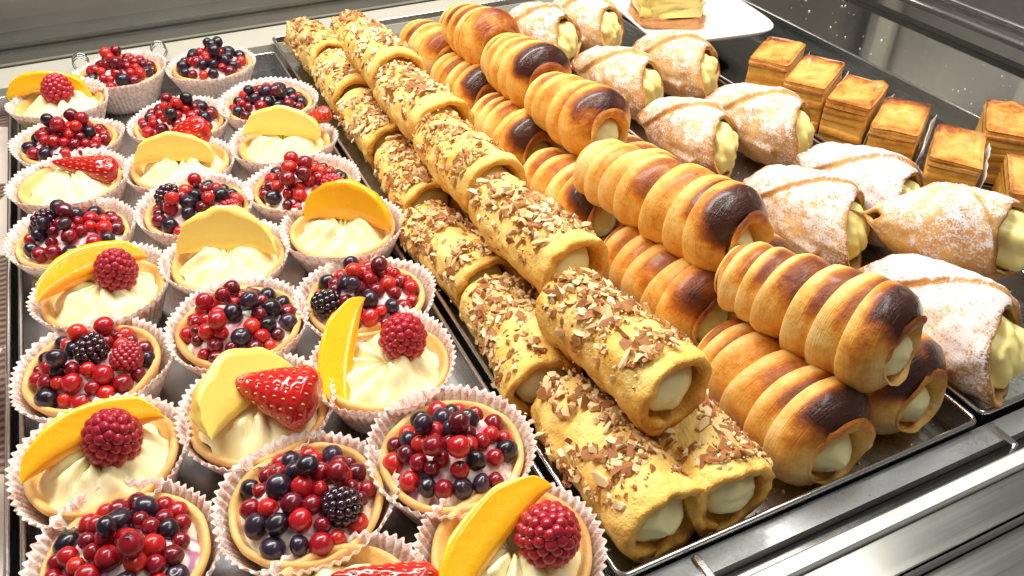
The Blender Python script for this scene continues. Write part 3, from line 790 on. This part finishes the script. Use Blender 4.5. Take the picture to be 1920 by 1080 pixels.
# ------------------------------------------------------------------ cream horns
def horn_mesh(L, r0, r1, coils, seed, dark=0.5):
    """strip of puff pastry wound in a spiral along -y (wide front end at -y), each turn lapped over the one before it"""
    per = 44; nt = per * (coils + 1) + 1
    frs = np.array([0.0, 0.02, 0.07, 0.16, 0.28, 0.42, 0.56, 0.70, 0.84, 0.97, 1.12])
    off = np.array([-0.0036, 0.0012, 0.0022, 0.0025, 0.0024, 0.0020, 0.0015, 0.0009, 0.0002, -0.0008, -0.0030])
    tau = np.linspace(-1, coils, nt)[:, None]
    wob = 0.16 * vnoise(np.stack([tau * 2.3, tau * 0, tau * 0 + seed], -1), seed)
    te = np.minimum(tau + wob, coils - 1)                # the last turn closes into an even ring
    q = np.clip(te + frs[None, :], 0, coils); fe = np.clip(q - te, 0, 1.12)
    TH = -tau * 2 * np.pi - np.pi / 2 + 0 * q
    x = q / coils; S = x - 0.085 * np.sin(np.pi * x)
    prof = r0 + (r1 - r0) * (1 - (1 - S) ** 1.6)
    st = np.interp(fe, frs, off)
    puff = 1 + 0.35 * vnoise(np.stack([tau * 1.1 + 0 * q, q * 0, q * 0 + seed + 4], -1), seed + 4)
    fr_e = np.clip((q - coils + 0.62) / 0.62, 0, 1); ta_e = np.clip((0.35 - q) / 0.35, 0, 1)
    rad = prof + st * puff - 0.0085 * fr_e ** 2.6 - 0.0040 * ta_e ** 2
    P0 = np.stack([rad * np.cos(TH), -S * L, rad * np.sin(TH)], -1)
    n1 = fbm(P0 * 60 + seed, seed)
    flake = vnoise(np.stack([fe * 16, tau * 2.0 + 0 * q, q * 0 + seed], -1), seed + 2)
    rad = rad + 0.0006 * n1 + 0.00025 * flake
    P = np.stack([rad * np.cos(TH), -S * L, rad * np.sin(TH)], -1)
    up = np.sin(TH)
    topk = np.clip((up - 0.20 + 0.25 * n1) / 0.65, 0, 1) ** 1.1
    crest = np.clip((fe - 0.10) / 0.5, 0, 1) ** 1.3
    lastk = np.clip((q - (coils - 1.02)) / 0.40, 0, 1)
    crest2 = np.clip((fe - 0.32 - 0.12 * n1) / 0.22, 0, 1) ** 1.1
    pat = 0.72 + 0.65 * vnoise(np.stack([tau * 0.9 + 0 * q, q * 0, q * 0 + seed + 8], -1), seed + 8)
    bake = 0.10 + 0.10 * crest + 0.66 * crest2 * topk * (0.62 + 0.38 * S) * pat + 0.10 * n1 + 0.05 * flake + (dark - 0.10) * lastk * np.clip((up + 0.10) / 0.9, 0, 1) ** 1.4 * (0.85 + 0.5 * n1)
    bake = np.where(fe < 0.06, 0.06, bake) - 0.08 * np.clip(1 - S * 2.5, 0, 1)
    V = [P.reshape(-1, 3)]; B = [bake.ravel()]; F = grid(nt, len(frs)); o = nt * len(frs)
    UV = [np.stack([tau * 1.0 + 0 * q, fe + np.floor(tau) * 0], -1).reshape(-1, 2)]
    # lips curling in to the openings at both ends
    n = 60; th = np.linspace(0, 2 * np.pi, n, endpoint=False)[:, None]
    for (ye, ro, sg, ri, bk) in ((-L, r1 - 0.0083, -1, r1 * 0.47, dark), (0.0, r0 - 0.0025, 1, r0 * 0.55, 0)):
        k = np.linspace(0, 1, 9)[None, :]
        rr_ = ro + (ri - ro) * k ** 1.6 + 0.0004 * np.sin(th * 3 + seed)
        yy = ye + sg * 0.0018 * np.sin(np.pi * np.clip(k * 1.25, 0, 1)) ** 0.8 - sg * 0.012 * np.clip(k - 0.8, 0, 1) / 0.2 + 0 * th
        Q = np.stack([rr_ * np.cos(th), yy, rr_ * np.sin(th) - (0.0050 * k if sg < 0 else 0)], -1); Q = Q * (1 + 0.02 * fbm(Q * 60 + seed, seed))[..., None]
        V.append(Q.reshape(-1, 3)); F += grid(n, 9, True, off=o, flip=sg > 0); o += n * 9
        UV.append(np.stack([np.cos(th) * 1.5 + 0 * k, k * 0.5 + 0 * th], -1).reshape(-1, 2))
        B.append((0.14 + bk * 0.95 * np.clip(1.05 - k * 1.0, 0, 1) * np.clip((np.sin(th) + 0.05) / 0.8, 0, 1) + 0.08 * fbm(Q * 90, seed)).ravel())
    return mesh('pastry_spiral', np.concatenate(V), F, HORND, {'bake': np.concatenate(B)}, uv=np.concatenate(UV))

def horn(i, label, tail, head, r0=0.018, r1=0.0265, coils=6, dark=0.45):
    a, b = Vector(tail), Vector(head); d = a - b; L = d.length
    rz = math.atan2(-d.x, d.y); rx = math.asin(d.z / L)
    t = thing('cream_horn', label, 'cream horn', (a.x, a.y, a.z), (rx, 0, rz), 'glazed spiral cream horns')
    obj('pastry_spiral', horn_mesh(L, r0, r1, coils, i * 5 + 1, dark), t)
    obj('cream_filling', fill_mesh(L - 0.002, r1 * 0.50, i + 60, squash=0.97, bulge=0.0065), t, (0, -L / 2 - 0.0006, -0.0047))
    return t

zD = 0.027
horn(1, 'front cream horn of the lower left row, wide brown end at the steel rail', (0.2470, 0.258, 0.0235), (0.2520, 0.1725, 0.0265), 0.0195, 0.0280, 5, 0.36)
horn(2, 'dark reddish cream horn second from the front in the lower left row', (0.2465, 0.362, 0.024), (0.2565, 0.275, zD), 0.0185, 0.0262, 5, 0.58)
horn(3, 'cream horn third from the front in the lower left row', (0.246, 0.474, 0.023), (0.2535, 0.392, zD), 0.0175, 0.0255, 4, 0.58)
horn(4, 'cream horn fourth from the front in the lower left row', (0.247, 0.572, 0.023), (0.2545, 0.488, zD), 0.0175, 0.0258, 5, 0.60)
horn(5, 'cream horn second from the back in the lower left row', (0.248, 0.660, 0.023), (0.256, 0.582, zD), 0.0175, 0.0255, 4, 0.52)
horn(6, 'rearmost cream horn of the lower left row', (0.250, 0.748, 0.023), (0.257, 0.672, zD), 0.0175, 0.0250, 5, 0.36)
horn(7, 'front cream horn of the top row with blackened end over the rail', (0.2590, 0.273, 0.062), (0.2860, 0.182, 0.070), 0.0172, 0.0258, 6, 0.62)
horn(8, 'long cream horn second from the front in the top row, black glazed end', (0.2515, 0.412, 0.057), (0.2755, 0.285, 0.070), 0.0168, 0.0256, 7, 0.58)
horn(9, 'cream horn third from the front in the right top row', (0.268, 0.515, 0.059), (0.2765, 0.433, 0.066), 0.0172, 0.0248, 4, 0.36)
horn(10, 'cream horn second from the back in the right top row', (0.269, 0.595, 0.059), (0.2735, 0.518, 0.066), 0.0172, 0.0252, 5, 0.58)
horn(11, 'rearmost cream horn of the right top row', (0.267, 0.674, 0.059), (0.2715, 0.601, 0.066), 0.0172, 0.0248, 4, 0.50)
horn(12, 'front cream horn of the lower right row with pale cream spilling out', (0.300, 0.262, 0.024), (0.3120, 0.180, zD), 0.0190, 0.0268, 5, 0.42)
for i, y in enumerate((0.37, 0.475, 0.575, 0.675, 0.77)):
    horn(13 + i, ['second', 'third', 'fourth', 'fifth', 'sixth'][i] + ' cream horn from the front hidden under the right top row', (0.300, y, 0.023), (0.303, y - 0.082, 0.026), 0.019, 0.0255, 5, 0.4)

# ------------------------------------------------------------------ sugar dusted cream pastries
def wrap_mesh(Lh, r0, seed, dust=0.0, hand=1, tail=0.50):
    """square of puff pastry folded round a core: lower lips stick out at both ends, one fold laps diagonally over the top"""
    nu, nv = 90, 52
    th = np.linspace(0, 2 * np.pi, nu, endpoint=False); v = np.linspace(0, 1, nv)
    TH, Vv = np.meshgrid(th, v, indexing='ij')
    up = np.sin(TH); side = np.cos(TH) * hand
    jag = 0.0012 * fbm(np.stack([np.cos(TH) * 3, np.sin(TH) * 3, TH * 0 + seed], -1), seed)
    yf = -Lh * (0.86 - 0.20 * up - 0.26 * side) + jag; yb = Lh * (0.92 - 0.14 * up - 0.10 * side) - jag
    Y = yf + (yb - yf) * Vv
    rad = r0 * (1.03 - tail * np.clip((Y / Lh + 0.25) / 1.15, 0, 1) ** 1.7 - 0.26 * np.clip((-Y / Lh - 0.25) / 0.75, 0, 1) ** 2)
    ang = np.arctan2(up, side)                       # 0 at the lapped side, pi/2 on top
    yc = -Lh * 0.72 + Lh * 0.40 * np.clip(ang + 0.3, 0, 3.6) - Lh * 0.18 * np.sin(np.clip(ang, 0, np.pi))
    stp = 1 / (1 + np.exp(-(Y - yc) / 0.0007))
    on = np.clip((up + 0.45) / 0.3, 0, 1)
    rad = rad + 0.0030 * stp * on * np.exp(-np.clip(Y - yc, 0, 1) / 0.022) - 0.0010 * (1 - stp) * on * np.exp(-np.clip(yc - Y, 0, 1) / 0.006)
    P0 = np.stack([rad * np.cos(TH), Y, rad * np.sin(TH)], -1)
    edge = np.clip((np.abs(Vv * 2 - 1) - 0.88) / 0.12, 0, 1)
    n1 = fbm(P0 * 45 + seed, seed); n2 = fbm(P0 * 190 + seed, seed + 3)
    rad = rad + 0.0017 * n1 + 0.0006 * n2 - 0.0008 * edge
    lip = 0.004 * np.clip(-up, 0, 1) * np.clip((np.abs(Vv * 2 - 1) - 0.6) / 0.4, 0, 1)
    O = np.stack([rad * np.cos(TH) * 0.97, Y, rad * np.sin(TH) * 1.0 + lip], -1)
    ri = np.maximum(rad - 0.0036 + 0.0012 * edge, rad * 0.45)
    I = np.stack([ri * np.cos(TH) * 0.97, Y * 0.985, ri * np.sin(TH) * 1.0 + lip], -1)
    V, F = sheet(O, I, True)
    ridge = np.exp(-((Y - yc) / 0.0022) ** 2) * on
    bake = 0.38 + 0.25 * edge + 0.2 * n1 + 0.12 * ridge; b2 = np.full(TH.shape, 0.15)
    ds = np.full(TH.shape, dust) - 0.10 * edge - 0.16 * ridge * (Y < yc + 0.0008)
    return mesh('folded_pastry', V, F, SUGAR, {'bake': np.concatenate([bake.ravel(), b2.ravel()]), 'dust': np.concatenate([ds.ravel(), (ds - 0.5).ravel()])})

def piped_mesh(L, r, seed, lobes=7):
    q = np.linspace(-1, 1, 55); q = np.sign(q) * (1 - (1 - np.abs(q)) ** 2.6); n = 70
    th = np.linspace(0, 2 * np.pi, n, endpoint=False)[:, None]
    env = np.clip(1 - np.abs(q) ** 12, 0, 1) ** 0.5
    rr_ = r * env * (1 + 0.09 * np.cos(lobes * th + q * 2.5 + seed) * np.clip(env, 0, 1))
    yy = q * L / 2
    rr_ = rr_ * (1 - 0.42 * np.clip(q * 0.5 + 0.5, 0, 1) ** 1.5)
    P = np.stack([rr_ * np.cos(th) * 0.86, yy + 0 * th + 0.15 * rr_ * np.cos(th) * (q < 0), rr_ * np.sin(th) * 0.98], -1)
    P[..., 1] += np.sign(q) * np.abs(q) ** 20 * (0.0030 * np.abs(np.sin(P[..., 0] * 330 + P[..., 2] * 120 + seed)) ** 0.7 + 0.0040 * (1 - (P[..., 0] / r) ** 2))
    P *= (1 + 0.05 * fbm(P * 70, seed))[..., None]
    return mesh('piped_cream', P.reshape(-1, 3), grid(n, 55, True), CUSTARD3)

def sugar_roll(i, label, x, y, z, rz, Lh=0.050, r=0.0265, dust=0.0, tilt=0.0, cl=0.86, cr=0.74, roll=0.0, hand=1, cy=0.0, tail=0.50):
    t = thing('cream_pastry', label, 'cream pastry', (x, y, z - r), (R(tilt), R(roll), R(rz)), 'sugar dusted folded cream pastries')
    obj('folded_pastry', wrap_mesh(Lh, r, i * 7 + 2, dust, hand, tail), t, (0, 0, r))
    obj('piped_cream', piped_mesh(2 * Lh * cl, r * cr, i), t, (0.001, cy - 0.001, r))
    return t

sugar_roll(1, 'sugared cream pastry at the back left of the pastry tray next to the horns', 0.361, 0.7, 0.027, 10, 0.048, 0.027, 0.0)
sugar_roll(2, 'rearmost sugared cream pastry on the right, under the top edge', 0.413, 0.708, 0.027, 8, 0.048, 0.027, 0.0)
sugar_roll(3, 'sugared cream pastry in the left column, second from the back', 0.375, 0.578, 0.027, 11, 0.047, 0.0265, -0.01)
sugar_roll(4, 'sugared cream pastry in front of the white plate', 0.437, 0.584, 0.027, 10, 0.047, 0.0265, -0.02)
sugar_roll(5, 'sugared cream pastry in the left column with cream jutting from its open end', 0.371, 0.468, 0.027, 8, 0.045, 0.0265, 0.0, cl=0.92)
sugar_roll(6, 'sugared cream pastry with pointed lower lip beside the apple slices', 0.433, 0.461, 0.027, 12, 0.049, 0.0275, 0.0)
sugar_roll(7, 'sugared cream pastry squeezed against the black glazed horn end', 0.374, 0.34, 0.0285, 8, 0.047, 0.028, 0.03)
sugar_roll(8, 'heavily sugared cream pastry with cream along its back, right column', 0.428, 0.346, 0.03, 0, 0.05, 0.028, 0.06)
sugar_roll(9, 'brown speckled cream pastry lying on top at the right edge', 0.416, 0.271, 0.045, 44, 0.049, 0.028, 0.0, hand=-1, cl=0.70, cy=-0.012, tail=0.88)
sugar_roll(10, 'white sugared cream pastry at the front of the tray with yellow piped end', 0.371, 0.224, 0.029, -3, 0.05, 0.029, 0.05, cl=0.92)

# ------------------------------------------------------------------ apple slices, plate and custard slice
def block_mesh(name, mat, w, d, z0, z1, seed, nl=1, bake0=0.2, burnt=None, amp=0.0010, pw=0.12):
    """rounded block built of nl stacked layers with uneven edges"""
    prof = []; hl = (z1 - z0) / nl
    for k in range(nl):
        for q, e in ((0.03, 0.16), (0.25, 0.03), (0.6, 0.0), (0.97, 0.12)):
            prof.append((z0 + hl * (k + q), e, k))
    n = 48; V = []; B = []
    for (z, e, k) in prof:
        for j in range(n):
            t = 2 * math.pi * j / n; c, s = math.cos(t), math.sin(t)
            x = math.copysign(abs(c) ** pw, c) * w / 2; y = math.copysign(abs(s) ** pw, s) * d / 2
            f = 1 - 0.0009 * e / (w / 2) * 1.2
            V.append((x * f, y * f, z)); B.append((k, e))
    V = np.array(V); kk = np.array(B)
    sh = vnoise(np.stack([kk[:, 0] * 3.3 + seed, V[:, 0] * 30, V[:, 1] * 30], -1), seed)
    V[:, :2] *= (1 + 0.026 * sh)[:, None]
    V[:, 2] += (0.0016 * vnoise(np.stack([V[:, 0] * 45, V[:, 1] * 45, kk[:, 0] * 0.4 + seed], -1), seed + 6)) * np.clip((V[:, 2] - z0) / 0.004, 0, 1) * np.clip((z1 - V[:, 2]) / 0.003, 0, 1)
    V += amp * 0.6 * np.stack([fbm(V * 140, seed), fbm(V * 140, seed + 1), 0.5 * fbm(V * 140, seed + 2)], -1)
    bake = bake0 + 0.20 * sh + 0.07 * (kk[:, 1] > 0.1)
    m = len(prof); F = grid(m, n, False, True)
    ng = 9
    # top face as a grid of rings so that it can undulate
    V2 = [V]; Bk = [bake]; last = (m - 1) * n; off = m * n
    ringV = V[last:last + n]
    for g_ in range(1, ng):
        q = 1 - g_ / ng
        Rv = ringV * [q, q, 1]; Rv[:, 2] = z1 + 0.0022 * fbm(Rv * 90, seed + 8) + 0.0006
        b = np.full(n, bake0 - 0.02) + 0.24 * fbm(Rv * 80, seed + 3) + 0.20 * (q > 0.85)
        if burnt: b = b + burnt * np.clip((Rv[:, 1] / (d / 2) - 0.35) / 0.6, 0, 1) ** 1.5
        V2.append(Rv); Bk.append(b)
        F += [(last + j, last + (j + 1) % n, off + (j + 1) % n, off + j) for j in range(n)]
        last = off; off += n
    if burnt: Bk[0][(m - 1) * n:] += burnt * 0.8 * np.clip(ringV[:, 1] / (d / 2), 0, 1)
    V2.append([[0, 0, z1 + 0.0008]]); Bk.append([bake0])
    F += [(last + j, last + (j + 1) % n, off) for j in range(n)]
    F.append(tuple(n - 1 - j for j in range(n)))
    return mesh(name, np.concatenate(V2), F, mat, {'bake': np.concatenate(Bk)})

def apple_slice(i, label, x, y, rz, w=0.034, d=0.059, h=0.043, z=0.0, paper=True, burnt=0.5, tilt=(0, 0)):
    t = thing('apple_slice', label, 'apple slice', (x, y, z), (R(tilt[0]), R(tilt[1]), R(rz)), 'layered square apple slices')
    obj('apple_layers', block_mesh('apple_layers', APPLE, w, d, 0.0002, h - 0.006, i, 6, 0.30), t)
    obj('top_layer', block_mesh('top_layer', ATOP, w * 1.005, d * 1.005, h - 0.0058, h, i + 20, 2, 0.30, burnt), t)
    if paper:
        rg = np.random.RandomState(i)
        nu, nv = 14, 6; U, Vv = np.meshgrid(np.linspace(-1, 1, nu), np.linspace(0, 1, nv), indexing='ij')
        X = w * 0.56 + 0.0012 * fbm(np.stack([U * 2, Vv * 2, U * 0 + i], -1), i) + 0.002 * Vv
        O = np.stack([X, U * d * 0.5, Vv * (h - 0.007)], -1); V, F = sheet(O, O + [0.0003, 0, 0])
        obj('paper_divider', mesh('paper_divider', V, F, GLASSP), t)
    return t
apple_slice(1, 'rearmost apple slice of the row, below the white plate corner', 0.512, 0.54, -56, burnt=0.5, tilt=(0, 1))
apple_slice(2, 'second apple slice from the back of the row', 0.513, 0.491, -58, burnt=0.5, tilt=(2, -1))
apple_slice(3, 'third apple slice from the back of the row', 0.515, 0.446, -59, burnt=0.4, tilt=(-1, 1))
apple_slice(4, 'fourth apple slice from the back with scorched far edge', 0.516, 0.398, -56, burnt=0.9, tilt=(1, -2))
apple_slice(5, 'fifth apple slice from the back with crinkled browned top', 0.516, 0.347, -52, burnt=0.75, tilt=(0, 1))
apple_slice(6, 'apple slice at the right edge standing behind the stacked ones', 0.588, 0.362, -50, h=0.042, paper=False)
apple_slice(7, 'apple slice at the right edge with pale glossy top', 0.540, 0.300, -48, paper=False, burnt=0.3, h=0.036)
apple_slice(8, 'dark baked apple slice cut off by the right edge', 0.520, 0.255, -50, paper=False, burnt=0.9, h=0.036)

def plate_mesh(a, b, zs):
    """rounded rectangular dish with a raised flared rim"""
    n = 64; prof = [(0.60, 0.0), (0.66, 0.0), (0.70, 0.0025), (0.86, 0.0045), (0.97, 0.0095), (1.0, 0.0115), (1.0, 0.0128), (0.975, 0.0128), (0.955, 0.0118), (0.86, 0.0070), (0.80, 0.0058), (0.02, 0.0052)]
    V = []
    for (k, z) in prof:
        for j in range(n):
            t = 2 * math.pi * j / n; c, s = math.cos(t), math.sin(t); pw = 0.36
            V.append((math.copysign(abs(c) ** pw, c) * a * k, math.copysign(abs(s) ** pw, s) * b * k, z * zs))
    F = grid(len(prof), n, False, True) + [tuple(n - 1 - j for j in range(n)), tuple((len(prof) - 1) * n + j for j in range(n))]
    return mesh('plate', V, F, PORC)
pl = obj('plate', plate_mesh(0.066, 0.080, 1.15), None, (0.518, 0.687, 0.0175), (0, 0, R(-8)))
tag(pl, 'white rectangular porcelain plate under the custard slice at the top', 'plate')
cs = thing('custard_slice', 'yellow custard slice with browned base on the white plate', 'custard slice', (0.497, 0.690, 0.0237), (0, 0, R(-22)))
obj('pastry_base', block_mesh('pastry_base', SPONGE, 0.068, 0.060, 0.0002, 0.010, 31, 2, 0.45, amp=0.004, pw=0.3), cs)
obj('custard', block_mesh('custard', m_dough('set_custard', [(0.0, (0.86, 0.70, 0.24)), (0.5, (0.80, 0.62, 0.16)), (1.0, (0.62, 0.40, 0.08))], coat=0.2, rough=0.4), 0.064, 0.056, 0.0102, 0.030, 33, 2, 0.2, amp=0.005, pw=0.3), cs)

# bent wire price clips behind the back tarts
WIRE = m_steel('bright_wire', (0.7, 0.7, 0.68), 0.15)
def loop(name, lab, x, y):
    V = []; n, k = 40, 8
    for i in range(n):
        t = i / (n - 1) * 2.6 * 2 * math.pi
        c = np.array([0.007 * math.cos(t), 0.016 * i / n - 0.008, 0.0075 + 0.007 * math.sin(t)])
        nr = np.array([math.cos(t), 0, math.sin(t)])
        for j in range(k):
            p = 2 * math.pi * j / k; V.append(c + 0.0006 * (nr * math.cos(p) + np.array([0, 1, 0]) * math.sin(p)))
    o = obj(name, mesh(name, V, grid(n, k, False, True), WIRE), None, (x, y, 0.0105))
    tag(o, lab, 'wire clip', 'wire clips on the rear rail')
loop('wire_clip', 'coiled wire clip on the rear rail left of the rearmost berry tart', -0.047, 0.838)
loop('wire_clip', 'coiled wire clip on the rear rail right of the rearmost berry tart', 0.022, 0.838)

# crumbs fallen on the trays
def scatter(name, label, cat, pts, mat, s0, s1, seed, attr=False):
    k = random.Random(seed); Vs, Fs, Ss = [], [], []; off = 0
    for (x, y) in pts:
        V, F, S, me = NUTS[k.randrange(10)]; s_ = k.uniform(s0, s1)
        M = np.array(Euler((k.gauss(0, .2), k.gauss(0, .2), k.uniform(0, 6.28))).to_matrix())
        Vs.append(V * s_ @ M.T + np.array((x, y, -0.0006 + s_ * 0.45))); Fs += [tuple(q + off for q in f) for f in F]; Ss.append(S); off += len(V)
    o = obj(name, mesh(name, np.concatenate(Vs), Fs, mat, {'skin': np.concatenate(Ss)}, smooth=False)); o['kind'] = 'stuff'
    tag(o, label, cat)
k = random.Random(77)
scatter('fallen_nuts', 'small almond crumbs fallen on the floor of the roll tray', 'crumbs', [(k.uniform(0.131, 0.336), 0.168 + 0.02 * k.random() ** 1.5) for _ in range(70)] + [(k.uniform(0.1305, 0.137), k.uniform(0.17, 0.8)) for _ in range(60)], NUT, 0.0005, 0.0016, 3)
scatter('fallen_sugar', 'sugar and pastry flakes fallen on the pastry tray floor', 'crumbs', [(k.uniform(0.347, 0.467), k.uniform(0.17, 0.78)) for _ in range(260)], CRUMB, 0.0003, 0.0010, 4)
